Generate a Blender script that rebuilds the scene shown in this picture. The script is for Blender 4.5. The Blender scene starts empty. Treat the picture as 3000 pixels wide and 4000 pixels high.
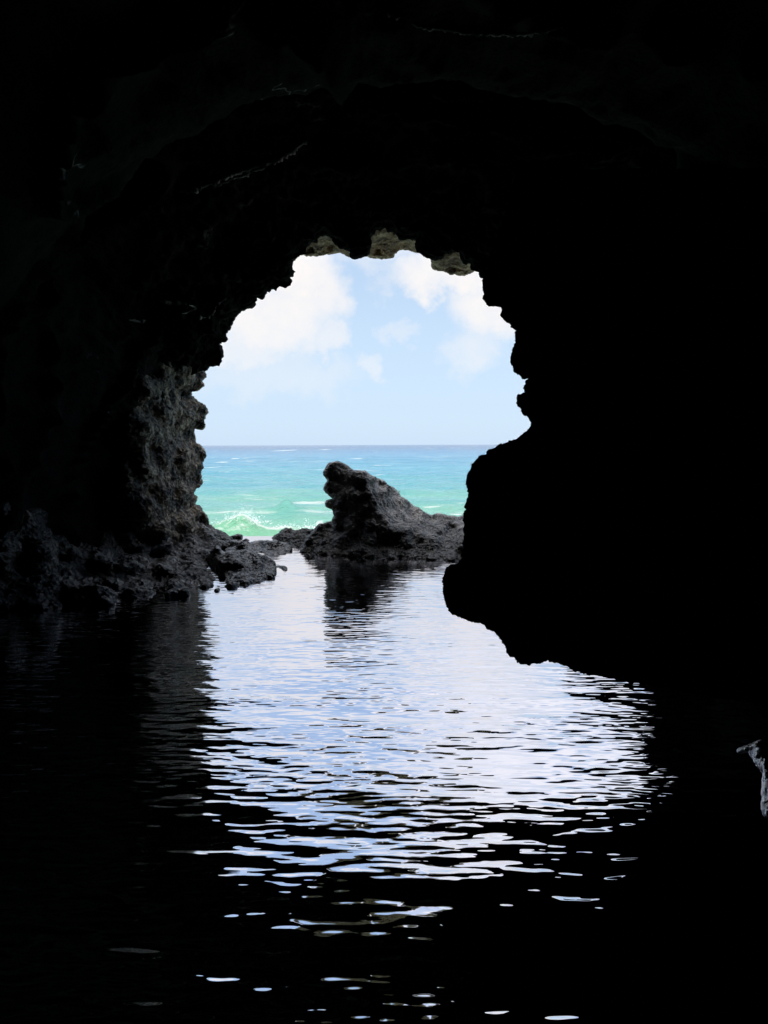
import bpy, math, random
import numpy as np
from mathutils import Matrix, Vector, Euler

random.seed(4)
RNG = np.random.default_rng(7)
scene = bpy.context.scene
COL = scene.collection

# ------------------------------------------------------------------ camera
F = 740.0                      # focal length in pixels of a 1024-pixel-high frame
CAM_H = 1.6
PITCH = math.atan((512 - 444.9) / F)
cam_data = bpy.data.cameras.new('camera')
cam_data.sensor_fit = 'VERTICAL'
cam_data.sensor_height = 36.0
cam_data.lens = 36.0 * F / 1024.0
cam_data.clip_start = 0.05
cam_data.clip_end = 60000
cam = bpy.data.objects.new('camera', cam_data)
COL.objects.link(cam)
CAM_R = Euler((math.radians(90) - PITCH, 0, 0)).to_matrix() @ Matrix.Rotation(math.radians(-0.2), 3, 'Z')
cam.matrix_world = Matrix.Translation((0, 0, CAM_H)) @ CAM_R.to_4x4()
scene.camera = cam

# ------------------------------------------------------------------ sky, sun, exposure
SUN_EL, SUN_AZ = math.radians(52), math.radians(190)   # behind the camera, high
world = bpy.data.worlds.new('World')
scene.world = world
world.use_nodes = True
wn, wl = world.node_tree.nodes, world.node_tree.links
wn.clear()


def W(tp, **kw):
    n = wn.new(tp)
    for k, v in kw.items():
        setattr(n, k, v)
    return n


def wmath(op, a, b=None, c=None, clamp=False):
    n = W('ShaderNodeMath', operation=op, use_clamp=clamp)
    for i, s in enumerate((a, b, c)):
        if s is None:
            continue
        if isinstance(s, (int, float)):
            n.inputs[i].default_value = s
        else:
            wl.new(s, n.inputs[i])
    return n.outputs[0]


sky = W('ShaderNodeTexSky', sky_type='NISHITA')
sky.sun_disc = False
sky.sun_elevation = SUN_EL
sky.sun_rotation = SUN_AZ
sky.altitude = 0
sky.air_density = 1.0
sky.dust_density = 0.6
sky.ozone_density = 1.5
SKY_GAIN = W('ShaderNodeMix', data_type='RGBA', blend_type='MULTIPLY')
SKY_GAIN.inputs[0].default_value = 1.0
wl.new(sky.outputs[0], SKY_GAIN.inputs[6])
SKY_GAIN.inputs[7].default_value = (1.35, 1.35, 1.4, 1)

geo = W('ShaderNodeTexCoord')
sep = W('ShaderNodeSeparateXYZ')
wl.new(geo.outputs['Generated'], sep.inputs[0])
ysafe = wmath('MAXIMUM', sep.outputs[1], 0.05)
cu = wmath('DIVIDE', sep.outputs[0], ysafe)
cv = wmath('DIVIDE', sep.outputs[2], ysafe)
comb = W('ShaderNodeCombineXYZ')
wl.new(cu, comb.inputs[0])
wl.new(cv, comb.inputs[1])


def wnoise(scale, detail, off):
    n = W('ShaderNodeTexNoise', noise_dimensions='3D')
    n.inputs['Scale'].default_value = scale
    n.inputs['Detail'].default_value = detail
    n.inputs['Roughness'].default_value = 0.62
    m = W('ShaderNodeMapping')
    m.inputs['Location'].default_value = off
    wl.new(comb.outputs[0], m.inputs[0])
    wl.new(m.outputs[0], n.inputs[0])
    return n.outputs[0]


n1 = wmath('MULTIPLY_ADD', wnoise(13, 7, (1.3, 0, 2)), 0.12, -0.06)
n2 = wmath('MULTIPLY_ADD', wnoise(15, 7, (7.1, 3, 0)), 0.12, -0.06)
uu = wmath('ADD', cu, n1)
vv = wmath('ADD', cv, n2)
PX = 0.46293 / F
CLOUDS = [  # centre x, y, radii (in 2212-high picture units at infinity), density
    (655, 600, 75, 75, 1.0), (590, 690, 120, 80, .95), (690, 650, 55, 60, .9), (520, 750, 90, 50, .7),
    (712, 738, 36, 28, .6), (600, 815, 150, 42, .33), (975, 610, 115, 42, 1.0), (1075, 655, 75, 70, .95),
    (1025, 765, 55, 55, .5), (805, 795, 26, 28, .45), (862, 720, 30, 24, .35), (870, 548, 110, 40, .5),
    (760, 545, 60, 30, .35), (700, 485, 330, 55, .8), (1100, 500, 200, 70, .7),
    (1020, 430, 190, 110, .7), (1200, 210, 260, 150, .75), (420, 250, 150, 60, .55),
    (880, 60, 260, 90, .8), (480, -20, 240, 80, .55), (1500, 500, 200, 160, .8), (250, 560, 190, 120, .8),
    (1150, -150, 300, 80, .7), (700, -260, 280, 90, .7)]
mask = None
for (x, y, rx, ry, s) in CLOUDS:
    u0, v0 = (x - 829) * PX, (962 - y) * PX
    a = wmath('DIVIDE', wmath('SUBTRACT', uu, u0), rx * PX)
    b = wmath('DIVIDE', wmath('SUBTRACT', vv, v0), ry * PX)
    d2 = wmath('ADD', wmath('MULTIPLY', a, a), wmath('MULTIPLY', b, b))
    mr = W('ShaderNodeMapRange', interpolation_type='SMOOTHSTEP')
    wl.new(d2, mr.inputs[0])
    mr.inputs[1].default_value, mr.inputs[2].default_value = 2.3, 0.0
    mr.inputs[3].default_value, mr.inputs[4].default_value = 0.0, s
    mask = mr.outputs[0] if mask is None else wmath('MAXIMUM', mask, mr.outputs[0])
soft = wmath('MULTIPLY', mask, wmath('MULTIPLY_ADD', wnoise(22, 5, (0, 5, 9)), 0.6, 0.55), clamp=True)
hi = W('ShaderNodeTexNoise')  # overhead clouds out of view, added to light the rocks outside
hi.inputs['Scale'].default_value = 2.6
hi.inputs['Detail'].default_value = 6
wl.new(geo.outputs['Generated'], hi.inputs[0])
him = W('ShaderNodeMapRange', interpolation_type='SMOOTHSTEP')
wl.new(hi.outputs[0], him.inputs[0])
him.inputs[1].default_value, him.inputs[2].default_value = .38, .56
hiv = W('ShaderNodeMapRange', interpolation_type='SMOOTHSTEP')
wl.new(sep.outputs[2], hiv.inputs[0])
hiv.inputs[1].default_value, hiv.inputs[2].default_value = .52, .68
high = wmath('MULTIPLY', him.outputs[0], hiv.outputs[0])
front = wmath('GREATER_THAN', sep.outputs[1], 0.06)
soft = wmath('MAXIMUM', wmath('MULTIPLY', soft, front), high)
cmix = W('ShaderNodeMix', data_type='RGBA')
wl.new(soft, cmix.inputs[0])
veil = W('ShaderNodeMapRange', interpolation_type='SMOOTHSTEP')      # pale sea air low over the horizon
wl.new(sep.outputs[2], veil.inputs[0])
veil.inputs[1].default_value, veil.inputs[2].default_value = 0.0, 0.5
veil.inputs[3].default_value, veil.inputs[4].default_value = 0.9, 0.25
vmix = W('ShaderNodeMix', data_type='RGBA')
wl.new(veil.outputs[0], vmix.inputs[0])
wl.new(SKY_GAIN.outputs[2], vmix.inputs[6])
vmix.inputs[7].default_value = (6.25, 7.95, 10.0, 1)
wl.new(vmix.outputs[2], cmix.inputs[6])
cmix.inputs[7].default_value = (10.2, 9.7, 9.4, 1)
bg = W('ShaderNodeBackground')
bg.inputs[1].default_value = 0.1
lift = W('ShaderNodeMapRange', interpolation_type='SMOOTHSTEP')      # sky above the visible part boosted for the pool reflection and rocks
wl.new(sep.outputs[2], lift.inputs[0])
lift.inputs[1].default_value, lift.inputs[2].default_value = 0.2, 0.42
lift.inputs[3].default_value, lift.inputs[4].default_value = 1.0, 1.36
scl = W('ShaderNodeVectorMath', operation='SCALE')
wl.new(cmix.outputs[2], scl.inputs[0])
lift2 = W('ShaderNodeMapRange', interpolation_type='SMOOTHSTEP')  # extra boost of the unseen overhead sky, lights the outer rocks
wl.new(sep.outputs[2], lift2.inputs[0])
lift2.inputs[1].default_value, lift2.inputs[2].default_value = 0.5, 0.75
lift2.inputs[3].default_value, lift2.inputs[4].default_value = 1.0, 2.2
wl.new(wmath('MULTIPLY', lift.outputs[0], lift2.outputs[0]), scl.inputs['Scale'])
wl.new(scl.outputs[0], bg.inputs[0])
wo = W('ShaderNodeOutputWorld')
wl.new(bg.outputs[0], wo.inputs[0])
world.cycles.sampling_method = 'MANUAL'
world.cycles.sample_map_resolution = 1024

sun_data = bpy.data.lights.new('sun', 'SUN')
sun_data.energy = 3.2
sun_data.angle = math.radians(0.5)
sun_data.color = (1.0, 0.95, 0.87)
sun = bpy.data.objects.new('sun', sun_data)
COL.objects.link(sun)
sd = Vector((math.sin(SUN_AZ) * math.cos(SUN_EL), math.cos(SUN_AZ) * math.cos(SUN_EL), math.sin(SUN_EL)))
sun.rotation_euler = sd.to_track_quat('Z', 'Y').to_euler()
sun.location = (0, -20, 40)

scene.view_settings.view_transform = 'Standard'
scene.view_settings.look = 'None'
scene.view_settings.exposure = 0.0
scene.view_settings.gamma = 1.0
scene.render.engine = 'CYCLES'
scene.cycles.max_bounces = 6
scene.cycles.diffuse_bounces = 3
scene.cycles.glossy_bounces = 4
scene.cycles.caustics_reflective = False
scene.cycles.caustics_refractive = False
scene.cycles.use_denoising = True

# ------------------------------------------------------------------ picture <-> world helpers (tracing)
RM = np.array(CAM_R)


def to_px(sx, sy):            # 3000x4000 photo pixels -> 768x1024
    return np.asarray(sx, float) * 0.256, np.asarray(sy, float) * 0.256


def ray(sx, sy):
    px, py = to_px(sx, sy)
    d = np.stack([(px - 384) / F, -(py - 512) / F, -np.ones_like(px)], -1)
    return d @ RM.T


def at_depth(sx, sy, y):
    r = ray(sx, sy)
    t = np.asarray(y, float) / r[..., 1]
    return r * t[..., None] + np.array([0, 0, CAM_H])


def water_depth(sx, sy, z=0.0):
    r = ray(sx, sy)
    return r[..., 1] * (z - CAM_H) / r[..., 2]


def project(P):               # world -> photo pixels
    c = (P - np.array([0, 0, CAM_H])) @ RM
    px = 384 + F * c[..., 0] / -c[..., 2]
    py = 512 - F * c[..., 1] / -c[..., 2]
    return px / 0.256, py / 0.256


def view(ox, oy, s):          # a zoomed view of the photograph: offset and scale
    return lambda pts: [(ox + s * p[0], oy + s * p[1]) + tuple(p[2:]) for p in pts]


V2 = view(0, 1700, .7233)
V3 = view(1100, 1700, .5124)
V4 = view(1000, 800, .6028)
V5 = view(600, 1000, .5201)
V8 = view(1700, 1000, .7682)
V9 = view(1000, 2050, .2411)
VD = view(0, 0, 1.8083)
VE = view(2800, 2750, .2714)

# ------------------------------------------------------------------ noise
PERM = RNG.permutation(256).astype(np.int64)
PERM = np.concatenate([PERM, PERM, PERM])
GRAD = RNG.normal(size=(256, 3))
GRAD /= np.linalg.norm(GRAD, axis=1, keepdims=True)
CELL = RNG.random((256, 3))


def hash3(i):
    return PERM[(PERM[(PERM[i[..., 0] & 255] + i[..., 1]) & 255] + i[..., 2]) & 255]


def perlin(P):
    i0 = np.floor(P).astype(np.int64)
    f = P - i0
    w = f * f * f * (f * (f * 6 - 15) + 10)
    out = np.zeros(P.shape[:-1])
    for dx in (0, 1):
        for dy in (0, 1):
            for dz in (0, 1):
                o = np.array([dx, dy, dz])
                g = GRAD[hash3(i0 + o)]
                v = ((f - o) * g).sum(-1)
                ww = (w[..., 0] if dx else 1 - w[..., 0]) * (w[..., 1] if dy else 1 - w[..., 1]) * (w[..., 2] if dz else 1 - w[..., 2])
                out += v * ww
    return out * 1.5


def fbm(P, octaves=4, gain=.5):
    s, a = 0, 1.0
    for o in range(octaves):
        s = s + a * perlin(P * 2 ** o + 17.3 * o)
        a *= gain
    return s


def worley(P):                # distance to the nearest feature point, 0..~1
    i0 = np.floor(P).astype(np.int64)
    best = np.full(P.shape[:-1], 9.0)
    for dx in (-1, 0, 1):
        for dy in (-1, 0, 1):
            for dz in (-1, 0, 1):
                c = i0 + np.array([dx, dy, dz])
                q = c + CELL[hash3(c)]
                d = ((P - q) ** 2).sum(-1)
                np.minimum(best, d, out=best)
    return np.sqrt(best)


def karst(P, big=.5, seed=0.0):
    """pitted limestone: scalloped hollows with sharp edges between them, several sizes"""
    P = P * np.array([1, 1, 1.5]) + seed
    Wp = P + .35 * big * np.stack([perlin(P / big + 5), perlin(P / big + 31), perlin(P / big + 77)], -1)
    h = (worley(Wp / big) - .5) * 1.0
    h += (worley(Wp / (big * .45) + 9) - .5) * .45
    h += (worley(Wp / (big * .2) + 3) - .5) * .2
    h += (.35 - np.abs(perlin(P / (big * .7) + 21))) * .5 + (.35 - np.abs(perlin(P / (big * .3) + 41))) * .22
    h += fbm(P / (big * .16), 3) * .13
    return h


# ------------------------------------------------------------------ mesh helpers
def new_mesh(name, V, Fc, smooth=True):
    me = bpy.data.meshes.new(name)
    V = np.asarray(V, np.float32)
    Fc = np.asarray(Fc, np.int32)
    k = Fc.shape[1]
    me.vertices.add(len(V))
    me.vertices.foreach_set('co', V.ravel())
    me.loops.add(Fc.size)
    me.loops.foreach_set('vertex_index', Fc.ravel())
    me.polygons.add(len(Fc))
    me.polygons.foreach_set('loop_start', np.arange(0, Fc.size, k, dtype=np.int32))
    me.polygons.foreach_set('loop_total', np.full(len(Fc), k, np.int32))
    me.update(calc_edges=True)
    me.validate()
    me.polygons.foreach_set('use_smooth', np.full(len(me.polygons), smooth))
    return me


def link(name, me, mat, parent=None):
    o = bpy.data.objects.new(name, me)
    COL.objects.link(o)
    me.materials.append(mat)
    if parent:
        o.parent = parent
    return o


def tag(o, label=None, cat=None, group=None, kind=None):
    for k, v in (('label', label), ('category', cat), ('group', group), ('kind', kind)):
        if v:
            o[k] = v
    return o


def grid_faces(nr, nc):
    i = np.arange(nr * nc).reshape(nr, nc)
    return np.stack([i[:-1, :-1], i[:-1, 1:], i[1:, 1:], i[1:, :-1]], -1).reshape(-1, 4)


def get_co(me):
    a = np.empty(len(me.vertices) * 3, np.float32)
    me.vertices.foreach_get('co', a)
    return a.reshape(-1, 3).astype(float)


def get_no(me):
    a = np.empty(len(me.vertices) * 3, np.float32)
    me.vertex_normals.foreach_get('vector', a)
    return a.reshape(-1, 3).astype(float)


def set_co(me, V):
    me.vertices.foreach_set('co', V.astype(np.float32).ravel())
    me.update()


# ------------------------------------------------------------------ materials
def mat_new(name):
    m = bpy.data.materials.new(name)
    m.use_nodes = True
    m.node_tree.nodes.clear()
    return m, m.node_tree.nodes, m.node_tree.links


def rock_material(name, dark, light, rough=(.45, .8), bump=.6, scale=1.0, spec=.5, tint=None, dry=None, tide=None, edges=(.36, .66)):
    m, n, l = mat_new(name)
    out = n.new('ShaderNodeOutputMaterial')
    p = n.new('ShaderNodeBsdfPrincipled')
    tc = n.new('ShaderNodeNewGeometry')
    pos = tc.outputs['Position']

    def noise(sc, det, r=.6):
        t = n.new('ShaderNodeTexNoise')
        t.inputs['Scale'].default_value = sc * scale
        t.inputs['Detail'].default_value = det
        t.inputs['Roughness'].default_value = r
        l.new(pos, t.inputs['Vector'])
        return t.outputs[0]
    a = noise(3.5, 8, .7)
    ramp = n.new('ShaderNodeValToRGB')
    ramp.color_ramp.elements[0].position = edges[0]
    ramp.color_ramp.elements[0].color = (*dark, 1)
    ramp.color_ramp.elements[1].position = edges[1]
    ramp.color_ramp.elements[1].color = (*light, 1)
    if tint:
        e = ramp.color_ramp.elements.new(.52)
        e.color = (*tint, 1)
    l.new(a, ramp.inputs[0])
    wetf = None
    if tide is None:
        l.new(ramp.outputs[0], p.inputs['Base Color'])
    else:                                       # black algae and damp up to the splash line
        sx = n.new('ShaderNodeSeparateXYZ')
        l.new(pos, sx.inputs[0])
        wob = n.new('ShaderNodeMath')
        wob.operation = 'MULTIPLY_ADD'
        l.new(noise(1.6, 6, .7), wob.inputs[0])
        wob.inputs[1].default_value = -.9
        l.new(sx.outputs[2], wob.inputs[2])
        band = n.new('ShaderNodeMapRange')
        l.new(wob.outputs[0], band.inputs[0])
        band.inputs[1].default_value, band.inputs[2].default_value = tide - .45 - .10, tide - .45 + .12
        band.inputs[3].default_value, band.inputs[4].default_value = 1.0, 0.0
        wetf = band.outputs[0]
        mixw = n.new('ShaderNodeMix')
        mixw.data_type = 'RGBA'
        l.new(wetf, mixw.inputs[0])
        l.new(ramp.outputs[0], mixw.inputs[6])
        dk = n.new('ShaderNodeMix')
        dk.data_type = 'RGBA'
        dk.blend_type = 'MULTIPLY'
        dk.inputs[0].default_value = 1.0
        l.new(ramp.outputs[0], dk.inputs[6])
        dk.inputs[7].default_value = (.16, .155, .14, 1)
        l.new(dk.outputs[2], mixw.inputs[7])
        l.new(mixw.outputs[2], p.inputs['Base Color'])
    rr = n.new('ShaderNodeMapRange')
    l.new(noise(6, 4), rr.inputs[0])
    rr.inputs[1].default_value, rr.inputs[2].default_value = .35, .65
    rr.inputs[3].default_value, rr.inputs[4].default_value = rough
    if wetf is None:
        l.new(rr.outputs[0], p.inputs['Roughness'])
    else:
        rw = n.new('ShaderNodeMix')
        l.new(wetf, rw.inputs[0])
        l.new(rr.outputs[0], rw.inputs[2])
        rw.inputs[3].default_value = .26
        l.new(rw.outputs[0], p.inputs['Roughness'])
    if dry is None:
        p.inputs['Specular IOR Level'].default_value = spec
    else:                                       # damp only in patches
        dd = n.new('ShaderNodeMath')
        dd.operation = 'SUBTRACT'
        l.new(noise(.9, 4, .62), dd.inputs[0])
        dd.inputs[1].default_value = .5
        ab = n.new('ShaderNodeMath')
        ab.operation = 'ABSOLUTE'
        l.new(dd.outputs[0], ab.inputs[0])
        pm = n.new('ShaderNodeMapRange')
        l.new(noise(.6, 3), pm.inputs[0])
        pm.inputs[1].default_value, pm.inputs[2].default_value = .52, .60
        pm.inputs[3].default_value, pm.inputs[4].default_value = .25, 0.0
        sm_ = n.new('ShaderNodeMath')
        sm_.operation = 'ADD'
        l.new(ab.outputs[0], sm_.inputs[0])
        l.new(pm.outputs[0], sm_.inputs[1])
        wt = n.new('ShaderNodeMapRange')
        l.new(sm_.outputs[0], wt.inputs[0])
        wt.inputs[1].default_value, wt.inputs[2].default_value = .010, .002
        wt.inputs[3].default_value, wt.inputs[4].default_value = dry, spec
        l.new(wt.outputs[0], p.inputs['Specular IOR Level'])
        wr = n.new('ShaderNodeMapRange')
        l.new(wt.outputs[0], wr.inputs[0])
        wr.inputs[1].default_value, wr.inputs[2].default_value = dry, spec
        wr.inputs[3].default_value, wr.inputs[4].default_value = rough[1], rough[0]
        l.new(wr.outputs[0], p.inputs['Roughness'])
    vo = n.new('ShaderNodeTexVoronoi')
    vo.inputs['Scale'].default_value = 22 * scale
    l.new(pos, vo.inputs['Vector'])
    add = n.new('ShaderNodeMath')
    add.operation = 'MULTIPLY_ADD'
    l.new(vo.outputs['Distance'], add.inputs[0])
    add.inputs[1].default_value = .7
    l.new(noise(30, 6, .65), add.inputs[2])
    b = n.new('ShaderNodeBump')
    b.inputs['Strength'].default_value = bump
    b.inputs['Distance'].default_value = .04
    l.new(add.outputs[0], b.inputs['Height'])
    l.new(b.outputs[0], p.inputs['Normal'])
    l.new(p.outputs[0], out.inputs[0])
    return m


M_CAVE_SHADE = rock_material('shade_dark_cave_rock', (.006, .0062, .007), (.015, .0145, .014), rough=(.4, .9), bump=.4, spec=.12, dry=.03)  # near-black base colour holds the shade of the interior and buttress
M_LEDGE = rock_material('damp_limestone', (.014, .013, .012), (.30, .255, .20), rough=(.14, .5), bump=.9, spec=.4, tide=.22, edges=(.46, .66))
M_JAMB = rock_material('weathered_limestone', (.022, .019, .016), (.60, .49, .345), rough=(.4, .8), bump=1.0, tide=.2, edges=(.44, .68))
M_WET = rock_material('wet_black_rock', (.016, .016, .018), (.05, .048, .047), rough=(.16, .42), bump=.6, spec=.6)
M_SPIRE = rock_material('grey_reef_rock', (.03, .027, .026), (.60, .55, .50), rough=(.3, .7), bump=.9, tide=.33)
M_RIB = rock_material('pale_glint_rock', (.16, .155, .15), (.60, .58, .55), rough=(.45, .7), bump=.5, spec=.4)  # far paler than the cave rock: daylight glints painted as colour
M_OLIVE = rock_material('olive_limestone', (.09, .05, .03), (.72, .57, .38), rough=(.6, .9), bump=.9, tint=(.36, .27, .15))

for m_, cw in ((M_LEDGE, .3), (M_WET, .4), (M_SPIRE, .1)):          # a film of water over the rock
    pb = m_.node_tree.nodes['Principled BSDF']
    pb.inputs['Coat Weight'].default_value = cw
    pb.inputs['Coat Roughness'].default_value = .14
    m_.node_tree.links.new(m_.node_tree.nodes['Bump'].outputs[0], pb.inputs['Coat Normal'])

# ------------------------------------------------------------------ the cave: a shell lofted through the traced mouth
rim = []                       # photo x, y, depth


def add_rim(pts, d0, d1):
    k = len(pts)
    for i, p in enumerate(pts):
        rim.append((p[0], p[1], d0 + (d1 - d0) * i / max(1, k - 1)))


add_rim([(760, 2420), (760, 2300), (760, 2200)], 12.2, 12.2)
add_rim([(755, 2100), (740, 2000), (725, 1850), (700, 1700), (690, 1550), (700, 1480), (740, 1450), (795, 1437)], 12.2, 11.3)
add_rim(V5([(495, 825), (510, 800), (500, 750), (485, 710), (497, 690), (490, 655), (545, 630), (543, 600), (535, 590),
            (565, 545), (560, 510), (600, 488), (603, 462), (590, 450), (655, 395), (658, 365), (725, 360), (770, 330), (765, 305),
            (755, 290), (800, 275), (860, 250), (915, 268), (950, 240), (1000, 245), (1040, 220), (1043, 190), (1030, 160),
            (1035, 120), (1010, 95), (980, 75)]), 11.0, 10.0)
add_rim(V4([(195, 370), (240, 355), (300, 335), (330, 325), (335, 240), (385, 195), (440, 172), (500, 200), (560, 222), (610, 250),
            (632, 290), (640, 335), (680, 333), (722, 326), (733, 180), (770, 120), (820, 112), (850, 150), (910, 170), (990, 190),
            (1043, 205), (1036, 288), (1040, 308), (1080, 328), (1110, 348), (1150, 350), (1200, 338), (1240, 310), (1330, 285),
            (1350, 330), (1393, 360), (1392, 420), (1420, 435), (1445, 435), (1455, 470), (1480, 480)]), 9.8, 9.8)
# the mouth is wider to the right, behind the near buttress
for wx, wz in ((2.2, 4.25), (3.0, 4.05), (3.55, 3.5), (3.75, 2.9), (3.7, 2.5), (3.15, 2.0), (2.65, 1.4), (2.4, .8), (2.3, .1), (2.3, -.7)):
    qx, qy = project(np.array([wx, 9.9, wz]))
    rim.append((float(qx), float(qy), 9.9))
rim = np.array(rim)
seg = np.hypot(np.diff(rim[:, 0]), np.diff(rim[:, 1]))
t = np.concatenate([[0], np.cumsum(seg)])
N = 1500
tt = np.linspace(0, t[-1], N)
R = np.stack([np.interp(tt, t, rim[:, k]) for k in range(3)], -1)
R0 = R.copy()
jag = np.stack([tt / 60, np.zeros(N), np.zeros(N)], -1)
R[:, 0] += 7 * fbm(jag, 4, .6)
R[:, 1] += 7 * fbm(jag + 40, 4, .6)
R[:, 2] += .12 * fbm(np.stack([tt / 160, np.zeros(N), np.ones(N)], -1), 3)
P0 = at_depth(R[:, 0], R[:, 1], R[:, 2])


def smooth1(a, s):
    k = np.exp(-.5 * (np.arange(-3 * s, 3 * s + 1) / s) ** 2)
    k /= k.sum()
    return np.convolve(np.pad(a, 3 * s, mode='edge'), k, 'valid')


CX, CZ = -.35, 1.7
B = np.stack([smooth1(P0[:, k], 30) for k in range(3)], -1)
Bs = np.stack([smooth1(P0[:, k], 80) for k in range(3)], -1)
phi = np.unwrap(np.arctan2(Bs[:, 2] - CZ, Bs[:, 0] - CX))
phi = np.minimum.accumulate(smooth1(phi, 25)) if phi[-1] < phi[0] else np.maximum.accumulate(phi)
U = np.stack([np.cos(phi), np.zeros(N), np.sin(phi)], -1)
phid = np.degrees(phi) % 360
lo = np.clip((phid - 150) / 18, 0, 1) * (phid < 300)            # left jamb: runs back almost parallel to the view
g = 1 - .78 * lo


def ring(y, Wd, H, cx=0.2):
    return np.stack([cx + Wd * np.cos(phi), np.full(N, y), .0 + H * np.where(np.sin(phi) > -.2, np.sin(phi), np.sin(phi)) + .4], -1)


def off(base, a, dy):
    q = base + U * np.asarray(a)[:, None]
    q[:, 1] = base[:, 1] - dy
    return q


def mixp(a, b, s):
    return a * (1 - s) + b * s


one = np.ones(N)
inner = [P0, mixp(P0, off(B, .14 * g, .3), .45), mixp(P0, off(B, .45 * g, .8), .85), off(Bs, .85 * g, 1.7), off(Bs, 1.25 * g + .15 * lo, 2.7),
         ring(6.3, 4.6, 4.2), ring(3.0, 5.0, 4.9), ring(-.5, 5.2, 5.3), ring(-3.0, 5.0, 5.2), ring(-3.8, .3, .3)]
in_n = [22, 28, 30, 26, 26, 22, 18, 12, 8]
outer = [P0, mixp(P0, off(B, .12 * one, -.3), .5), off(B, .7 * one, -.6), off(Bs, 2.6 * one, -.7)]
o4 = ring(11.2, 13, 7.5)
o5 = ring(9, 16, 9.5)
o6 = ring(0, 20, 10.5)
o7 = ring(-22, 24, 10.5)
o8 = ring(-30, 24, 2)
outer += [o4, o5, o6, o7, o8]
out_n = [12, 16, 16, 24, 10, 8, 8, 6]


def loft(rows, counts):
    res, wts = [], []
    n = len(rows)
    for k in range(n - 1):
        p0, p1, p2 = rows[max(k - 1, 0)], rows[k], rows[k + 1]
        p3 = rows[min(k + 2, n - 1)]
        for j in range(counts[k]):
            s = j / counts[k]
            m1, m2 = (p2 - p0) * .4, (p3 - p1) * .4
            h = (2 * s**3 - 3 * s**2 + 1) * p1 + (s**3 - 2 * s**2 + s) * m1 + (-2 * s**3 + 3 * s**2) * p2 + (s**3 - s**2) * m2
            res.append(h)
            wts.append(k + s)
    res.append(rows[-1])
    wts.append(n - 1)
    return np.array(res), np.array(wts)


GI, wi = loft(inner, in_n)
GO, wo_ = loft(outer, out_n)
G = np.concatenate([GO[::-1], GI[1:]])
wts = np.concatenate([-wo_[::-1], wi[1:]])
du = np.gradient(G, axis=1)
dv = np.gradient(G, axis=0)
nrm = np.cross(du, dv)
nrm /= np.linalg.norm(nrm, axis=-1, keepdims=True) + 1e-9
for ax in (0, 1):              # soften the normals a little so hollows stay hollows
    nrm = (np.roll(nrm, 1, ax) + nrm * 2 + np.roll(nrm, -1, ax)) / 4
wamp = np.where(wts >= 0, np.clip(.12 + wts * .55, 0, 1.0), np.clip(.12 - wts * .5, 0, 1.0))[:, None]
mid_in = G[len(GO) + 70].mean(0)
if ((mid_in - G[len(GO) + 70, N // 2]) * nrm[len(GO) + 70, N // 2]).sum() < 0:
    nrm = -nrm                 # into the cave
kd = karst(G.reshape(-1, 3), .55).reshape(G.shape[:2])
# a few long overhanging ribs across the ceiling, as in the photograph
rib = perlin((G * np.array([.35, .9, .6])).reshape(-1, 3) + 3.7).reshape(G.shape[:2])
ribs = np.exp(-(rib / .05) ** 2) * .16 * (wts[:, None] > 2.2)
wamp = wamp * np.interp(wts, [-9, 0, 2, 3.5], [1, 1, .8, .3])[:, None]
G = G + nrm * ((kd * .34 * wamp + ribs)[..., None])
cave = link('cave', new_mesh('cave', G.reshape(-1, 3), grid_faces(*G.shape[:2])), M_CAVE_SHADE)
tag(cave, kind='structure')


# thin ribs of rock on ceiling and walls, glints put into their pale colour
from mathutils.bvhtree import BVHTree
GIn = G[len(GO) - 1:]
bvh = BVHTree.FromPolygons(GIn.reshape(-1, 3).tolist(), grid_faces(*GIn.shape[:2]).tolist())
V6 = view(0, 1000, .5425)
VT = view(1400, 0, .6028)
RIBS = [
    (VD([(378, 412), (410, 413), (450, 399), (500, 376), (560, 357), (600, 345), (640, 318), (668, 300)]), 8, 'long faint rib of rock slanting up across the ceiling, upper left of the mouth'),
    (VD([(455, 408), (505, 385), (545, 372), (590, 352)]), 5, 'short faint rib just under the long slanting one on the ceiling'),
    (V6([(1125, 325), (1170, 328), (1240, 340), (1340, 346), (1420, 374), (1360, 408), (1290, 415)]), 4, 'thin hooked rib on the dark left wall beside the mouth'),
    (V6([(1145, 452), (1190, 448), (1225, 415)]), 4, 'tiny curled rib, left of the fine rib near the mouth edge'),
    (V6([(1390, 445), (1440, 448), (1500, 440), (1550, 402), (1565, 350), (1640, 296)]), 4, 'fine curving rib on the left wall closest to the mouth edge'),
    (V6([(905, 466), (960, 462), (1010, 470), (1065, 463)]), 5, 'short dotted rib on the dark wall, left of the mouth'),
    (VT([(130, 65), (200, 86), (260, 104), (285, 118)]), 8, 'bright speckled rib at the very top of the photo'),
    (VT([(330, 155), (420, 180), (560, 192), (720, 214), (880, 222), (1100, 214), (1200, 200), (1340, 170)]), 5, 'long sagging faint rib across the ceiling at the top'),
    (VT([(450, 590), (500, 628), (570, 650), (720, 650), (850, 655)]), 5, 'faint bent rib on the ceiling above the middle of the mouth'),
    (VT([(735, 720), (785, 745)]), 5, 'tiny slanting rib below the faint bent one on the ceiling')]
rib_rows = []
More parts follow.
